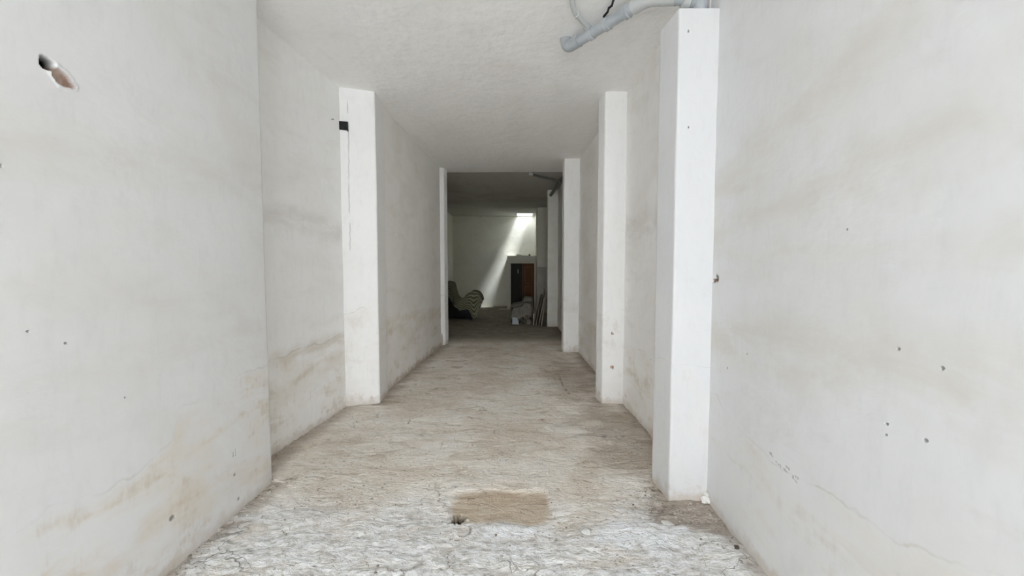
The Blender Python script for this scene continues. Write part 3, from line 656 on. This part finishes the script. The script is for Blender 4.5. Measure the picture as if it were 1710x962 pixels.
for k, (xb, xt, h, th_, y0, y1, col, lab) in enumerate(((.47, .655, .84, .022, 11.30, 12.05, (.22, .19, .145), 'brown board leaning outermost in the stack against the slim pillar'),
        (.545, .70, .80, .028, 11.27, 12.0, (.30, .28, .24), 'greyish board leaning in the middle of the stack against the slim pillar'),
        (.625, .755, .98, .024, 11.25, 12.1, (.42, .39, .32), 'tallest pale-edged board leaning closest to the slim pillar'))):
    dx, dz_ = xt - xb, h; L = math.hypot(dx, dz_); ux, uz = dx / L, dz_ / L
    prf = [(xb, 0), (xb + th_ / uz, 0), (xb + dx + th_ * uz, h - th_ * ux), (xb + dx, h)]
    r = prism('leaning_board', simple('board_wood_%d' % k, col, .8, .12, 5, .15, stretch=(1, 1, .3)), None, prf, y0, y1, (0, 0, 0), .003)
    tag(r, lab, 'board', 'boards leaning by the slim pillar')

# ------------------------------------------------------------------ crumbs, flakes and rubble
def lump(bm, c, r, flat=.6, sub=1):
    q = bmesh.ops.create_icosphere(bm, subdivisions=sub, radius=1.0)['verts']; s0 = random.random() * 50
    R3 = Matrix.Rotation(random.random() * 6.3, 3, 'Z')
    for v in q:
        p = v.co * (1 + .45 * nz(v.co.x * 1.7 + s0, v.co.y * 1.7, v.co.z * 1.7)); p.z *= flat; p.x *= 1.25; v.co = Vector(c) + (R3 @ p) * r
def fz(x, y): return floor_fn(x, y)[0] - .006
rub = bmesh.new(); cnt = 0
while cnt < 620:
    y = random.uniform(1.9, 8.3) if random.random() < .6 else random.uniform(1.9, 3.4)
    side = random.random()
    if side < .34: x = left_x(y) + abs(random.gauss(0, .05)) + .01
    elif side < .68: x = right_x(y) - abs(random.gauss(0, .06)) - .01
    elif side < .80: x, y = random.gauss(1.12, .12), random.gauss(2.68, .09)
    else: x, y = random.uniform(-1.6, 1.2), random.uniform(1.9, 3.0)
    if not (left_x(y) + .012 < x < right_x(y) - .012): continue
    r = random.choice((.003, .004, .005, .006, .008)); lump(rub, (x, y, fz(x, y) + r * .25), r); cnt += 1
n = NT('cement_crumbs'); P = n.coord(); g = n.noise(P, 6, 2)
m_rub = n.done(n.mix(n.step(g, .4, .6), (.24, .205, .165), (.62, .60, .56)), .95, None, .1)
t = obj('rubble', rub, m_rub, fl); tag(t, 'cement crumbs and grit scattered along the wall feet', kind='stuff')
m_plas = simple('broken_white_plaster', (.80, .79, .76), .9, .05, 12, .3)
bm = bmesh.new()
for (x, y, z, r) in ((1.315, 2.805, .012, .026), (1.30, 2.79, .008, .016), (1.325, 2.812, .045, .016), (1.328, 2.80, .022, .014)): lump(bm, (x, y, z), r, .9, 2)
t = obj('plaster_lump', bm, m_plas); tag(t, 'lump of white plaster in the corner at the foot of the boxed duct', 'plaster lump')
def flake(name, x, y, r, label, mat=m_plas, flat=.18, cat='plaster flake'):
    bm = bmesh.new(); lump(bm, (0, 0, 0), r, flat, 2); t = obj(name, bm, mat); t.location = (x, y, fz(x, y) + r * flat * .5); tag(t, label, cat); return t
flake('plaster_flake', .965, 2.555, .034, 'white plaster flake on the dirt before the boxed duct')
flake('plaster_flake', -.385, 2.607, .013, 'white plaster flake inside the dark hole in the floor', flat=.5)
flake('plaster_flake', -.332, 2.585, .010, 'tiny white plaster flake just beside the floor hole', flat=.6)
flake('stone_chip', 1.285, 2.335, .015, 'dark stone chip at the foot of the front wall beyond the duct', simple('dark_stone', (.10, .085, .07), .9), .7, 'stone')
flake('cement_clod', .42, 2.47, .030, 'pale cement clod stuck to the floor beyond the brown patch', simple('pale_cement', (.66, .655, .64), .95, .1, 20, .4), .5, 'clod')
